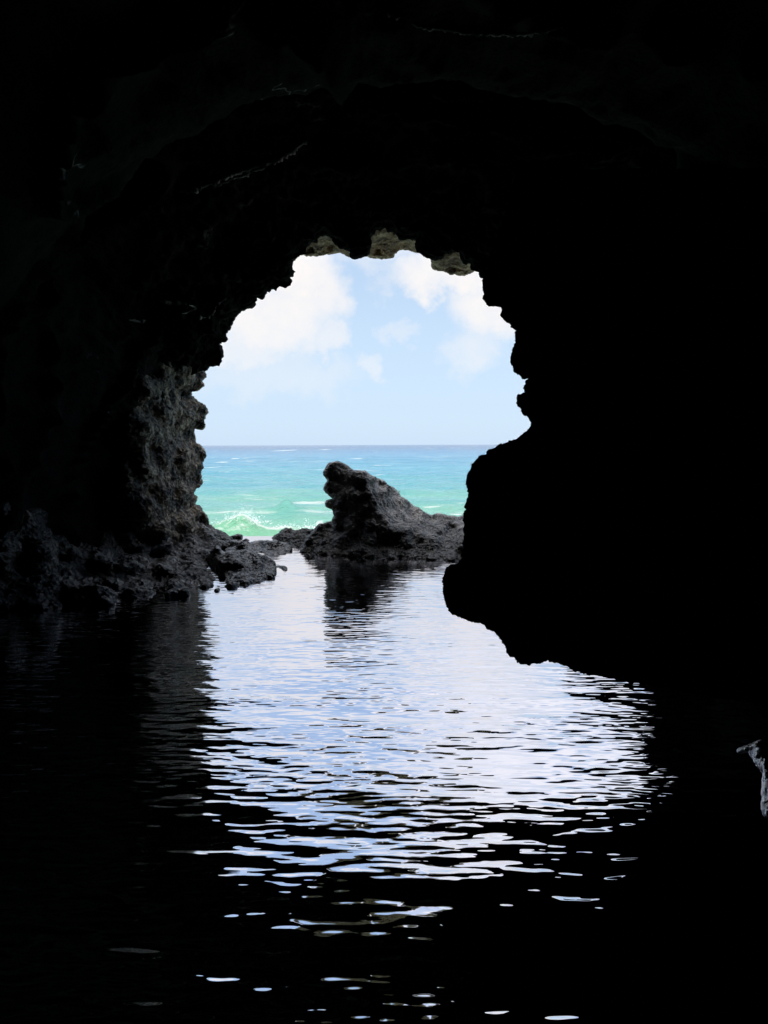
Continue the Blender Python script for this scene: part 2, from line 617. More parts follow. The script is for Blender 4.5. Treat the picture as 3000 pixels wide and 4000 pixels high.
for pts, wpx, lab in RIBS:
    q = np.array(pts, float)
    tq = np.concatenate([[0], np.cumsum(np.hypot(*np.diff(q, axis=0).T))])
    ts = np.arange(0, tq[-1], 3.0)
    sx_, sy_ = np.interp(ts, tq, q[:, 0]), np.interp(ts, tq, q[:, 1])
    n3 = np.stack([ts / 40, np.zeros(len(ts)), np.full(len(ts), wpx * 3.3 + tq[-1])], -1)
    sx_, sy_ = sx_ + 5 * fbm(n3, 3), sy_ + 6 * fbm(n3 + 30, 3)
    rr = ray(sx_, sy_)
    ctr, nor = [], []
    for d in rr:
        hit = bvh.ray_cast(Vector((0, 0, CAM_H)), Vector(d).normalized())
        ctr.append(np.array(hit[0]) if hit[0] else np.array([0, 0, CAM_H]) + d / np.linalg.norm(d) * 6)
        nr = np.array(hit[1]) if hit[0] else -d
        nor.append(nr * (-1 if (nr * d).sum() > 0 else 1))
    ctr, nor = np.array(ctr), np.array(nor)
    kk = min(9, len(ctr) // 2 * 2 - 1)
    pad = lambda a: np.stack([np.convolve(np.pad(a[:, c], kk // 2, mode='edge'), np.ones(kk) / kk, 'valid') for c in range(3)], -1)
    ctr, nor = pad(ctr), pad(nor)
    nor /= np.linalg.norm(nor, axis=1, keepdims=True)
    tan = np.gradient(ctr, axis=0)
    tan /= np.linalg.norm(tan, axis=1, keepdims=True) + 1e-9
    bi = np.cross(tan, nor)
    dist = np.linalg.norm(ctr - np.array([0, 0, CAM_H]), axis=1)
    rad = 1.35 * wpx * .256 / F * dist * np.clip(.55 + 1.1 * fbm(n3 * 2.2 + 9, 3), .4, 1.5) * np.clip(np.minimum(ts, tq[-1] - ts) / 25, .1, 1)
    ringv = []
    for k in range(10):
        a = k * 2 * math.pi / 10
        ringv.append(ctr + nor * (rad * .4 + rad * 1.1 * math.sin(a))[:, None] + bi * (rad * 1.1 * math.cos(a))[:, None])
    Rv = np.stack(ringv + [ringv[0]], 1)
    Rv = Rv + .006 * np.stack([perlin(Rv / .03 + c) for c in (1, 33, 71)], -1)
    Rv[:, -1] = Rv[:, 0]
    rib_rows.append((Rv, lab))


# ------------------------------------------------------------------ rocks sculpted as solids: outline, depths, thickness
def poly_sdf(poly, X, Y):
    poly = np.asarray(poly, float)
    best = np.full(X.shape, 1e18)
    inside = np.zeros(X.shape, bool)
    for i in range(len(poly)):
        (x1, y1), (x2, y2) = poly[i - 1], poly[i]
        ex, ey = x2 - x1, y2 - y1
        L = ex * ex + ey * ey + 1e-9
        s = np.clip(((X - x1) * ex + (Y - y1) * ey) / L, 0, 1)
        best = np.minimum(best, (X - x1 - s * ex) ** 2 + (Y - y1 - s * ey) ** 2)
        c = (y1 > Y) != (y2 > Y)
        with np.errstate(divide='ignore', invalid='ignore'):
            xi = (x2 - x1) * (Y - y1) / (y2 - y1 if y2 != y1 else 1e-9) + x1
        inside ^= c & (X < xi)
    d = np.sqrt(best)
    return np.where(inside, -d, d)


def idw(cps, X, Y, p=3.2, soft=18.0):
    num, den = 0, 0
    for (x, y, d) in cps:
        w = 1.0 / (((X - x) ** 2 + (Y - y) ** 2 + soft * soft) ** (p / 2))
        num = num + w * d
        den = den + w
    return num / den


def bilinear(A, x, y):
    x = np.clip(x, 0, A.shape[1] - 1.001)
    y = np.clip(y, 0, A.shape[0] - 1.001)
    i, j = x.astype(int), y.astype(int)
    fx, fy = x - i, y - j
    return (A[j, i] * (1 - fx) + A[j, i + 1] * fx) * (1 - fy) + (A[j + 1, i] * (1 - fx) + A[j + 1, i + 1] * fx) * fy


def surface_nets(f, origin, h):
    s = f < 0
    nx, ny, nz = f.shape
    corner = [(a, b, c) for a in (0, 1) for b in (0, 1) for c in (0, 1)]
    cnt = sum(s[a:nx - 1 + a, b:ny - 1 + b, c:nz - 1 + c].astype(np.int8) for a, b, c in corner)
    act = (cnt > 0) & (cnt < 8)
    idx = np.argwhere(act)
    vid = -np.ones(act.shape, np.int64)
    vid[act] = np.arange(len(idx))
    acc = np.zeros((len(idx), 3))
    num = np.zeros(len(idx))
    I, J, K = idx.T
    for a in corner:
        for ax in range(3):
            if a[ax]:
                continue
            b = list(a)
            b[ax] = 1
            fa = f[I + a[0], J + a[1], K + a[2]]
            fb = f[I + b[0], J + b[1], K + b[2]]
            m = (fa < 0) != (fb < 0)
            tq = np.where(m, fa / np.where(fa - fb == 0, 1, fa - fb), 0)
            pt = np.array(a, float) + tq[:, None] * (np.array(b) - np.array(a))
            acc += np.where(m[:, None], pt, 0)
            num += m
    Vt = (idx + acc / num[:, None]) * h + origin
    quads = []
    for ax in range(3):
        sl0 = [slice(None)] * 3
        sl1 = [slice(None)] * 3
        sl0[ax], sl1[ax] = slice(0, -1), slice(1, None)
        ch = s[tuple(sl0)] != s[tuple(sl1)]
        e = np.argwhere(ch)
        o1, o2 = (ax + 1) % 3, (ax + 2) % 3
        ok = (e[:, o1] > 0) & (e[:, o2] > 0) & (e[:, o1] < f.shape[o1] - 1) & (e[:, o2] < f.shape[o2] - 1)
        e = e[ok]
        d1 = np.eye(3, dtype=int)[o1]
        d2 = np.eye(3, dtype=int)[o2]
        q = [e - d1 - d2, e - d2, e, e - d1]
        q = np.stack([vid[tuple(k.T)] for k in q], -1)
        flip = ~s[tuple(e.T)]
        q[flip] = q[flip][:, ::-1]
        quads.append(q)
    q = np.concatenate(quads)
    return Vt, q[(q >= 0).all(1)]


def sculpt(name, poly, cps, back, mat, h=.04, sub=2, coarse=(.35, .10), fine=(.22, .05), seed=0.0, zmin=-.6, ymax=None, water=None, relief=1.0, jag=4.0):
    """solid rock: poly = outline in photo pixels, cps = (x, y, depth) of its front, back = depth of its rear"""
    poly = [(p[0], p[1]) for p in poly]
    if jag:
        q = np.array(poly + poly[:1], float)
        tq = np.concatenate([[0], np.cumsum(np.hypot(*np.diff(q, axis=0).T))])
        ts = np.arange(0, tq[-1], 5.0)
        q = np.stack([np.interp(ts, tq, q[:, 0]), np.interp(ts, tq, q[:, 1]), ts], -1)
        z0 = np.zeros(len(ts))
        n3 = np.stack([q[:, 0] / 38 + q[:, 1] / 38, z0 + seed, q[:, 2] / 55], -1)
        q[:, 0] += jag * (fbm(n3, 4, .7))
        q[:, 1] += jag * (fbm(n3 + 50, 4, .7))
        poly = [tuple(k) for k in q[:, :2]]
    pa = np.array(poly)
    cps = list(cps)
    for (x, y) in (water or []):                  # waterline points: depth follows from the pool level
        d = float(water_depth(np.array(x), np.array(y)))
        cps.append((x, y, d))
        cps.append((x, y + 70, d + .05))
        cps.append((x, y + 150, d + .05))
    dmin = min(c[2] for c in cps) - min(.3, .08 * back)
    corners = np.concatenate([at_depth(pa[:, 0], pa[:, 1], np.full(len(pa), d)) for d in (dmin, back)])
    lo3, hi3 = corners.min(0) - .25, corners.max(0) + .25
    lo3[1], hi3[1] = dmin - .1, back + .25
    lo3[2] = max(lo3[2], zmin)
    n = np.ceil((hi3 - lo3) / h).astype(int) + 1
    ax = [lo3[k] + h * np.arange(n[k]) for k in range(3)]
    P = np.stack(np.meshgrid(*ax, indexing='ij'), -1)
    sx, sy = project(P)
    st = 4.0
    x0, y0, x1, y1 = pa[:, 0].min() - 150, pa[:, 1].min() - 150, pa[:, 0].max() + 150, pa[:, 1].max() + 150
    gx, gy = np.meshgrid(np.arange(x0, x1, st), np.arange(y0, y1, st))
    S = poly_sdf(poly, gx, gy)
    D = idw(cps, gx, gy)
    s = bilinear(S, (sx - x0) / st, (sy - y0) / st) * P[..., 1] * .256 / F
    d = bilinear(D, (sx - x0) / st, (sy - y0) / st)
    fr = (d - P[..., 1]) * .75
    bk = P[..., 1] - back
    m = np.maximum(fr, bk)
    k = .10 * relief
    hh = np.clip(.5 + .5 * (s - m) / k, 0, 1)
    f = m * (1 - hh) + s * hh + k * hh * (1 - hh) - k * .25
    near = np.abs(f) < coarse[1] * 2 + h * 3
    nz = np.zeros(f.shape)
    nz[near] = (.5 - worley(P[near] * np.array([1, 1, 1.6]) / coarse[0] + seed)) * coarse[1] * 1.2 + fbm(P[near] / (coarse[0] * .8) + seed, 3) * coarse[1] * .6
    inside_w = np.clip(-s / .15, .12, 1)             # keep the traced outline, roughen the faces
    f = f + nz * inside_w
    f[0], f[-1] = np.maximum(f[0], .01), np.maximum(f[-1], .01)
    f[:, 0], f[:, -1] = np.maximum(f[:, 0], .01), np.maximum(f[:, -1], .01)
    f[..., 0], f[..., -1] = np.maximum(f[..., 0], .01), np.maximum(f[..., -1], .01)
    Vt, q = surface_nets(f, lo3, h)
    lab = np.arange(len(Vt))                     # keep the main body only, no loose crumbs
    while True:
        mn = lab[q].min(1)
        new = lab.copy()
        np.minimum.at(new, q.ravel(), np.repeat(mn, 4))
        new = new[new]
        if (new == lab).all():
            break
        lab = new
    big = np.bincount(lab).argmax()
    keep = lab == big
    remap = np.cumsum(keep) - 1
    q = remap[q[keep[q[:, 0]]]]
    Vt = Vt[keep]
    me = new_mesh(name, Vt, q)
    o = link(name, me, mat)
    if sub:
        md = o.modifiers.new('s', 'SUBSURF')
        md.levels = sub
        dg = bpy.context.evaluated_depsgraph_get()
        me2 = bpy.data.meshes.new_from_object(o.evaluated_get(dg))
        o.modifiers.clear()
        o.data = me2
        bpy.data.meshes.remove(me)
        me2.name = name
        me = me2
        Vc, Nn = get_co(me), get_no(me)
        Vc = Vc + Nn * (karst(Vc, fine[0], seed) * fine[1])[:, None]
        set_co(me, Vc)
        me.polygons.foreach_set('use_smooth', np.full(len(me.polygons), True))
    return o


# left jamb: a pale pillar whose flank faces the light
JAMB = V5([(575, 2120), (520, 2085), (470, 2065), (430, 2040), (400, 1995), (375, 1935), (350, 1900), (300, 1880), (295, 1845),
           (318, 1815), (285, 1800), (290, 1770), (310, 1735), (360, 1710), (345, 1670), (335, 1620), (362, 1575), (345, 1545),
           (390, 1505), (365, 1465), (340, 1435), (345, 1428), (320, 1428), (300, 1405), (298, 1350), (290, 1310), (283, 1292),
           (375, 1290), (383, 1270), (365, 1240), (375, 1210), (365, 1190), (405, 1172), (380, 1135), (340, 1110), (300, 1085),
           (262, 1045), (275, 1005), (378, 978), (355, 955), (340, 940), (394, 893), (375, 870), (372, 848), (385, 838), (300, 790),
           (100, 780), (-40, 820), (-130, 900), (-170, 1000), (-190, 1200), (-210, 1400), (-230, 1700), (-250, 1900), (-200, 2200), (560, 2200)])
o = sculpt('rock_pillar', JAMB,
           V5([(560, 2100, 12.4), (400, 2000, 12.1), (300, 1850, 11.9), (360, 1700, 11.95), (390, 1500, 11.95), (300, 1350, 11.85), (380, 1280, 11.95), (400, 1170, 11.95), (280, 1040, 11.85), (380, 900, 11.9),
               (200, 900, 11.0), (200, 1200, 11.0), (200, 1500, 10.95), (200, 1800, 10.9), (200, 2050, 10.7), (60, 900, 10.2), (60, 1200, 10.1), (60, 1500, 10.0), (60, 1800, 9.9), (60, 2050, 9.8),
               (-80, 1000, 9.4), (-80, 1300, 9.3), (-80, 1600, 9.3), (-80, 1900, 9.3), (-180, 1300, 9.2), (-200, 1700, 9.1)]),
           12.7, M_JAMB, h=.028, sub=1, coarse=(.26, .15), fine=(.17, .06), seed=51.0, zmin=-.3, relief=.15)
tag(o, 'pale craggy spiky limestone pillar forming the left jamb of the cave mouth', 'rock')

for Rv, lab in rib_rows:
    o = link('rock_rib', new_mesh('rock_rib', Rv.reshape(-1, 3), grid_faces(*Rv.shape[:2])), M_RIB)
    tag(o, lab, 'rock rib', 'thin ribs of rock on the cave ceiling and wall')

# right-hand buttress: a near black mass, undercut, with the pool running on beneath it
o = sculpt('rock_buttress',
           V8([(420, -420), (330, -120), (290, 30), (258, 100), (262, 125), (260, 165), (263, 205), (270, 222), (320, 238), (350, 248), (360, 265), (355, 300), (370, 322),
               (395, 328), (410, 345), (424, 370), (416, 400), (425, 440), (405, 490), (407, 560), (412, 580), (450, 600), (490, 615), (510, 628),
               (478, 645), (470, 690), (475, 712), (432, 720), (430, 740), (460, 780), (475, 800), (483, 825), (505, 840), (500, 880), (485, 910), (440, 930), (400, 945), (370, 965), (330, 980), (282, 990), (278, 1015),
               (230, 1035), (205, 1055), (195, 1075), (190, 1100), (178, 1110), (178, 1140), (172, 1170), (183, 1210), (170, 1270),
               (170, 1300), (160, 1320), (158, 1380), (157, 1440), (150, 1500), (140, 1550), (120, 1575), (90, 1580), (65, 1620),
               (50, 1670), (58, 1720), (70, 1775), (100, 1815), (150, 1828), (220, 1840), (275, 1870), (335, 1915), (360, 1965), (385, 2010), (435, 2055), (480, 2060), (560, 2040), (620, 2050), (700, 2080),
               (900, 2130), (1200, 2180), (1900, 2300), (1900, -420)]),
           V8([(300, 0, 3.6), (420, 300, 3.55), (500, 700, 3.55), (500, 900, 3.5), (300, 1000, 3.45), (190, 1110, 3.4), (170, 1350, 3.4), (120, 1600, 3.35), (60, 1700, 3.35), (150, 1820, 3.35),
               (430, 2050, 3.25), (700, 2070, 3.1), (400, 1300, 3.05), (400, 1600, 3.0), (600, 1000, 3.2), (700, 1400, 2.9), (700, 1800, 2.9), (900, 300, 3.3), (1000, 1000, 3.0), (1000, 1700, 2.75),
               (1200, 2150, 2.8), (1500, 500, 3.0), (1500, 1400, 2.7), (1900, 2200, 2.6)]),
           3.95, M_CAVE_SHADE, h=.016, sub=1, coarse=(.45, .07), fine=(.06, .028), seed=11.0, zmin=-.1, relief=.1, jag=9.0)
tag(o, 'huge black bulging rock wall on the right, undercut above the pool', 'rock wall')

# the jagged outcrop outside
o = sculpt('rock_outcrop',
           V3([(140, 900), (190, 800), (240, 740), (290, 690), (350, 672), (390, 672), (388, 650), (410, 620), (400, 580), (408, 572),
               (345, 535), (335, 515), (360, 500), (400, 498), (398, 470), (345, 430), (330, 395), (345, 375), (360, 345), (330, 300),
               (330, 280), (350, 262), (345, 240), (375, 210), (430, 210), (470, 230), (510, 248), (545, 275), (600, 283), (630, 283),
               (680, 315), (740, 350), (780, 358), (810, 390), (880, 435), (900, 475), (960, 510), (1000, 545), (1050, 570), (1100, 605),
               (1140, 622), (1190, 605), (1250, 620), (1300, 620), (1340, 635), (1420, 605), (1470, 620), (1700, 640), (1700, 1300), (120, 1200)]),
           V3([(200, 820, 11.1), (250, 745, 11.2), (350, 690, 11.3), (300, 830, 10.95), (430, 690, 11.0), (560, 690, 10.8), (700, 720, 10.7), (820, 720, 10.65), (900, 728, 10.6), (960, 720, 10.6), (1060, 765, 10.55), (1150, 795, 10.5), (1400, 795, 10.45), (1600, 795, 10.45),
               (1150, 850, 10.42), (1400, 850, 10.38), (950, 810, 10.5), (700, 830, 10.58), (450, 820, 10.75), (1150, 630, 13.2), (1400, 620, 13.3), (1300, 700, 11.9), (1500, 700, 11.9), (1100, 700, 11.9), (1200, 745, 11.1), (1400, 750, 11.1), (1050, 740, 11.0),
               (380, 215, 11.1), (470, 240, 11.2), (540, 300, 11.0), (600, 300, 11.0), (640, 340, 10.9), (660, 430, 10.85), (700, 520, 10.8), (740, 600, 10.75), (800, 660, 10.68), (680, 300, 11.3), (760, 370, 11.8), (880, 445, 12.3), (760, 450, 11.3), (800, 540, 11.3), (880, 530, 11.9),
               (1000, 550, 12.9), (880, 640, 11.3), (960, 650, 11.8), (1000, 600, 12.4), (450, 500, 11.0), (550, 450, 10.9), (600, 560, 10.85), (500, 620, 10.95), (450, 380, 11.05),
               (350, 400, 11.15), (350, 530, 11.2), (420, 300, 11.08), (340, 280, 11.15)]),
           13.9, M_SPIRE, h=.028, sub=2, coarse=(.24, .06), fine=(.15, .04), seed=3.0, zmin=-.5, relief=.15,
           water=V3([(165, 893), (300, 915), (400, 925), (560, 932), (700, 938), (850, 945), (1000, 952), (1150, 958), (1300, 962), (1500, 965)]))
tag(o, 'jagged dark outcrop with a leaning pointed top in the middle of the cave mouth', 'rock')

# left ledge under the lit jamb
o = sculpt('rock_ledge',
           V2([(-140, 190), (0, 210), (60, 240), (120, 205), (185, 225), (200, 290), (260, 330), (330, 350), (430, 290), (520, 330), (620, 420), (720, 450),
               (850, 460), (960, 470), (1040, 480), (1100, 505), (1150, 525), (1200, 535), (1245, 565), (1235, 590), (1172, 606), (1170, 680),
               (1100, 1000), (-140, 1100)]),
           V2([(0, 215, 8.0), (120, 215, 8.2), (190, 290, 8.4), (320, 345, 9.2), (450, 360, 9.9), (620, 430, 10.4), (850, 470, 11.1), (1050, 500, 11.7), (1200, 545, 12.1),
               (1200, 600, 11.3), (1130, 600, 11.0), (1000, 560, 10.9), (0, 450, 7.6), (150, 500, 7.9), (0, 650, 7.3), (200, 650, 7.7), (350, 500, 8.8), (350, 650, 8.2), (500, 560, 9.3), (520, 680, 8.6),
               (700, 600, 9.6), (700, 720, 8.7), (850, 640, 9.8), (880, 740, 8.9), (1000, 660, 9.9), (1050, 760, 9.0), (1120, 640, 10.3)]),
           12.4, M_LEDGE, h=.045, sub=2, coarse=(.42, .26), fine=(.24, .075), seed=21.0, zmin=-.45,
           water=V2([(-100, 960), (0, 950), (120, 945), (260, 935), (400, 905), (560, 900), (750, 890), (920, 870), (1000, 850), (1100, 830)]))
tag(o, 'long craggy grey rock ledge sloping to the pool on the left', 'rock')

RK = 'low rocks around the pool'
o = sculpt('boulder', V2([(1120, 690), (1170, 615), (1200, 650), (1260, 645), (1330, 635), (1390, 655), (1430, 670), (1470, 695), (1478, 740), (1465, 775), (1430, 830), (1120, 900)]),
           V2([(1170, 630, 9.9), (1330, 640, 9.9), (1450, 680, 9.7), (1200, 700, 9.2), (1122, 700, 10.3), (1122, 800, 10.2), (1150, 760, 9.7), (1300, 700, 9.2), (1400, 720, 9.2)]), 10.4, M_WET, h=.03, sub=2,
           coarse=(.22, .10), fine=(.14, .04), seed=5.0, zmin=-.3,
           water=V2([(1100, 850), (1170, 845), (1250, 830), (1330, 812), (1400, 795), (1465, 775)]))
tag(o, 'wet black lump of rock with shiny ridges at the right end of the ledge', 'boulder', RK)
o = sculpt('boulder', V2([(1225, 590), (1250, 580), (1330, 590), (1420, 578), (1500, 582), (1545, 596), (1566, 612), (1560, 640), (1530, 690), (1230, 690), (1225, 640)]),
           V2([(1240, 590, 11.6), (1400, 585, 11.7), (1540, 600, 11.5), (1300, 620, 11.2), (1450, 620, 11.2)]), 12.0, M_WET, h=.03, sub=2,
           coarse=(.2, .06), fine=(.12, .03), seed=8.0, zmin=-.3, water=V2([(1240, 655), (1350, 655), (1450, 655), (1530, 650), (1560, 635)]))
tag(o, 'low flat dark slab of rock lying across the far left edge of the pool', 'boulder', RK)
o = sculpt('boulder', V2([(1470, 718), (1500, 712), (1530, 718), (1546, 732), (1540, 742), (1480, 760), (1465, 740)]),
           V2([(1500, 715, 9.85), (1500, 730, 9.6)]), 10.05, M_WET, h=.016, sub=2, coarse=(.12, .025), fine=(.07, .012), seed=2.0, zmin=-.15,
           water=V2([(1470, 742), (1500, 742), (1545, 736)]))
tag(o, 'small low black rock at the tip of the wet shiny boulder', 'boulder', RK)
o = sculpt('boulder', V9([(590, 800), (620, 775), (650, 770), (685, 752), (710, 765), (770, 760), (775, 768), (735, 778), (735, 810), (720, 840), (650, 850), (640, 800)]),
           V9([(650, 775, 9.75), (720, 780, 9.7), (690, 760, 9.8)]), 9.95, M_WET, h=.012, sub=2, coarse=(.08, .02), fine=(.06, .012), seed=6.0, zmin=-.12,
           water=V9([(600, 805), (660, 825), (730, 820), (770, 770)]), relief=.3)
tag(o, 'tiny knobbly rock poking out alone in the bright middle of the pool', 'boulder', RK)
o = sculpt('boulder', V9([(265, 275), (340, 210), (430, 155), (480, 120), (520, 105), (570, 120), (610, 150), (680, 160), (740, 115), (800, 118), (880, 125), (940, 110),
                          (960, 250), (860, 330), (780, 420), (720, 420), (560, 420), (520, 360), (480, 320), (380, 310), (270, 300)]),
           V9([(300, 270, 12.5), (520, 115, 12.8), (740, 125, 12.7), (900, 130, 12.6), (480, 210, 12.3), (620, 230, 12.1), (580, 300, 11.9), (760, 250, 12.0), (700, 330, 11.7), (600, 390, 11.5), (420, 290, 12.3)]), 13.2, M_SPIRE,
           h=.026, sub=2, coarse=(.2, .17), fine=(.13, .065), seed=14.0, zmin=-.35, water=V9([(560, 440), (700, 440), (800, 450)]))
tag(o, 'brownish rough rocks heaped at the left foot of the pointed outcrop', 'boulder', RK)
for i, (pl, dd, lab) in enumerate([
        ([(1235, 556), (1260, 545), (1285, 535), (1305, 545), (1300, 560), (1240, 570)], 12.75, 'small dark rock at the left end of the bright spill edge by the sea'),
        ([(1308, 575), (1325, 564), (1345, 568), (1352, 578), (1310, 585)], 12.35, 'tiny dark rock in the thin bright water before the flat slab')]):
    o = sculpt('boulder', V2(pl), V2([(p[0], p[1], dd) for p in pl[:3]]), dd + .28, M_WET, h=.014, sub=2, coarse=(.1, .03), fine=(.07, .015), seed=30. + i, zmin=-.15, relief=.4)
    tag(o, lab, 'boulder', RK)

# lit chunks of the outer roof
HG = 'lit rocks hanging from the roof of the mouth'
hang = [
    ('long olive lit rock under the roof, leftmost of the three hanging lumps',
     [(320, 190), (380, 150), (440, 130), (560, 180), (660, 230), (665, 325), (640, 336), (600, 318), (570, 300), (530, 285), (525, 298), (480, 300), (420, 318), (350, 322), (325, 326), (312, 290)],
     [(440, 160), (560, 215), (640, 300)], [(350, 322), (480, 300), (570, 300), (630, 335)], 1.0),
    ('olive lit rock hanging mid roof, the tallest pale patch above the mouth',
     [(715, 328), (720, 160), (750, 100), (830, 90), (920, 150), (1055, 185), (1050, 290), (1035, 290), (1000, 278), (960, 272), (920, 283), (890, 305), (880, 335), (800, 332), (740, 326)],
     [(735, 160), (800, 110), (920, 165), (1040, 200)], [(735, 326), (800, 332), (880, 335), (960, 272), (1030, 288)], 2.0),
    ('mossy yellow green lit rock drooping from the right shoulder of the roof',
     [(1145, 340), (1200, 325), (1240, 295), (1335, 270), (1365, 330), (1405, 355), (1400, 420), (1385, 422), (1355, 435), (1335, 450), (1300, 440), (1250, 432), (1220, 418), (1180, 420), (1155, 400)],
     [(1160, 345), (1240, 310), (1330, 285), (1390, 360)], [(1160, 405), (1250, 432), (1330, 448), (1385, 422)], 3.0)]
for lab, pl, up, lowp, sd_ in hang:
    c = [(p[0], p[1], 10.1) for p in up] + [(p[0], p[1], 11.6) for p in lowp]
    o = sculpt('hanging_rock', V4(pl), V4(c), 12.0, M_OLIVE, h=.035, sub=2, coarse=(.3, .2), fine=(.22, .05), seed=40 + sd_, relief=.6)
    tag(o, lab, 'rock', HG)

# ------------------------------------------------------------------ pool water
m, n, l = mat_new('pool_water')
out = n.new('ShaderNodeOutputMaterial')
gl = n.new('ShaderNodeBsdfGlossy')
gl.inputs['Roughness'].default_value = .015
gl.inputs['Color'].default_value = (.83, .82, .855, 1)
df = n.new('ShaderNodeBsdfDiffuse')
df.inputs['Color'].default_value = (.004, .006, .006, 1)
fr = n.new('ShaderNodeFresnel')
fr.inputs[0].default_value = 1.33
ma = n.new('ShaderNodeMath')
ma.operation = 'MULTIPLY_ADD'
ma.use_clamp = True
l.new(fr.outputs[0], ma.inputs[0])
ma.inputs[1].default_value = .88
ma.inputs[2].default_value = .29
mx = n.new('ShaderNodeMixShader')
l.new(ma.outputs[0], mx.inputs[0])
l.new(df.outputs[0], mx.inputs[1])
l.new(gl.outputs[0], mx.inputs[2])
l.new(mx.outputs[0], out.inputs[0])
gp = n.new('ShaderNodeNewGeometry')
hsum = None
for (lx, ly, rot, A) in ((.17, .060, .12, .0064), (.10, .034, -.05, .0038), (.055, .020, .2, .0009)):
    mpp = n.new('ShaderNodeMapping')
    mpp.inputs['Rotation'].default_value = (0, 0, rot)
    mpp.inputs['Scale'].default_value = (1 / lx, 1 / ly, 1)
    mpp.inputs['Location'].default_value = (lx * 70, ly * 30, 1.3)
    l.new(gp.outputs['Position'], mpp.inputs[0])
    tn = n.new('ShaderNodeTexNoise')
    tn.inputs['Scale'].default_value = 1.0
    tn.inputs['Detail'].default_value = 0.0
    l.new(mpp.outputs[0], tn.inputs['Vector'])
    k = n.new('ShaderNodeMath')
    k.operation = 'MULTIPLY_ADD'
    l.new(tn.outputs[0], k.inputs[0])
    k.inputs[1].default_value = A
    if hsum is None:
        k.inputs[2].default_value = 0
    else:
        l.new(hsum, k.inputs[2])
    hsum = k.outputs[0]
sg = n.new('ShaderNodeSeparateXYZ')
l.new(gp.outputs['Position'], sg.inputs[0])
env = n.new('ShaderNodeFloatCurve')
cvp = env.mapping.curves[0].points
cvp[0].location, cvp[1].location = (0, 1.0), (1, .22)
for q in ((.17, .98), (.25, .90), (.32, .74), (.40, .60), (.52, .45), (.70, .37)):
    cvp.new(*q)
env.mapping.update()
dv_ = n.new('ShaderNodeMath')
dv_.operation = 'DIVIDE'
l.new(sg.outputs[1], dv_.inputs[0])
dv_.inputs[1].default_value = 13.0
l.new(dv_.outputs[0], env.inputs['Value'])
gust = n.new('ShaderNodeTexNoise')             # calmer and rougher patches
gust.inputs['Scale'].default_value = 1.0
gust.inputs['Detail'].default_value = 2.0
mg = n.new('ShaderNodeMapping')
mg.inputs['Rotation'].default_value = (0, 0, .25)
mg.inputs['Scale'].default_value = (.7, 2.0, 1)
l.new(gp.outputs['Position'], mg.inputs[0])
l.new(mg.outputs[0], gust.inputs['Vector'])
gr = n.new('ShaderNodeMapRange')
l.new(gust.outputs[0], gr.inputs[0])
gr.inputs[1].default_value, gr.inputs[2].default_value = .32, .68
gr.inputs[3].default_value, gr.inputs[4].default_value = .45, 1.65
ge = n.new('ShaderNodeMath')
ge.operation = 'MULTIPLY'
l.new(env.outputs[0], ge.inputs[0])
l.new(gr.outputs[0], ge.inputs[1])
hm = n.new('ShaderNodeMath')
hm.operation = 'MULTIPLY'
l.new(hsum, hm.inputs[0])
l.new(ge.outputs[0], hm.inputs[1])
bp = n.new('ShaderNodeBump')
bp.inputs['Strength'].default_value = 1.0
bp.inputs['Distance'].default_value = 1.0
l.new(hm.outputs[0], bp.inputs['Height'])
for q in (gl, df, fr):
    l.new(bp.outputs[0], q.inputs['Normal'])
M_POOL = m

ys = [-4.0]
while ys[-1] < 13.0:
    y = ys[-1]
    ys.append(y + (.06 if y < 1.2 else max(.0055, .0042 * y)))
ys = np.array(ys)
ys[-1] = 13.0
us = np.linspace(-1, 1, 1300)
us = .62 * (us * .6 + .4 * us ** 3)
Yg, Ug = np.meshgrid(ys, us, indexing='ij')
Xg = Ug * (np.maximum(Yg, 0) * .9 + 8.6)


def wave2(x, y, Lx, Ly, rot, seed):
    c, s = math.cos(rot), math.sin(rot)
    a, b = c * x - s * y, s * x + c * y
    return perlin(np.stack([a / Lx, b / Ly, np.full(a.shape, seed)], -1))


calm = np.interp(Yg, [2, 3, 4, 5, 6.5, 9, 13], [2.5, 2.1, 1.55, 1.05, .6, .42, .34])
H = (wave2(Xg, Yg, 1.5, .62, .17, 1.3) * .0040 + wave2(Xg, Yg, .75, .28, .10, 4.7) * .0024 + wave2(Xg, Yg, .36, .125, .2, 8.1) * .0025) * calm
me = new_mesh('pool_water', np.stack([Xg, Yg, H], -1).reshape(-1, 3), grid_faces(*Xg.shape)[:, ::-1])
pool = link('pool_water', me, M_POOL)
tag(pool, kind='structure')

# ------------------------------------------------------------------ reef shelf the cave stands on
xs = np.linspace(-16, 16, 500)
rr_ = np.concatenate([np.linspace(-1.6, 1.1, 120), np.linspace(1.11, 2.2, 40)])
Rg, Xr = np.meshgrid(rr_, xs, indexing='ij')
edge = 12.0 + .25 * fbm(np.stack([Xr / .9, np.zeros_like(Xr), np.full(Xr.shape, 2.)], -1), 3)
Yr = edge + np.minimum(Rg, 1.1) + np.clip(Rg - 1.1, 0, 9) * .35
Zr = -.10 + .05 * fbm(np.stack([Xr / .35, Yr / .35, np.zeros_like(Xr)], -1), 4) - np.clip(Rg - 1.02, 0, 9) * 3.6
away = np.clip((np.abs(Xr + 1.1) - 1.2) / .8, 0, 1)
Zr += away * (.14 + .12 * fbm(np.stack([Xr / .5, Yr / .5, np.full(Xr.shape, 7.)], -1), 4))
Zr -= np.clip(-Rg - .8, 0, 9) * .6
reef = link('reef_shelf', new_mesh('reef_shelf', np.stack([Xr, Yr, Zr], -1).reshape(-1, 3), grid_faces(*Xr.shape)[:, ::-1]), M_SPIRE)
tag(reef, kind='structure')

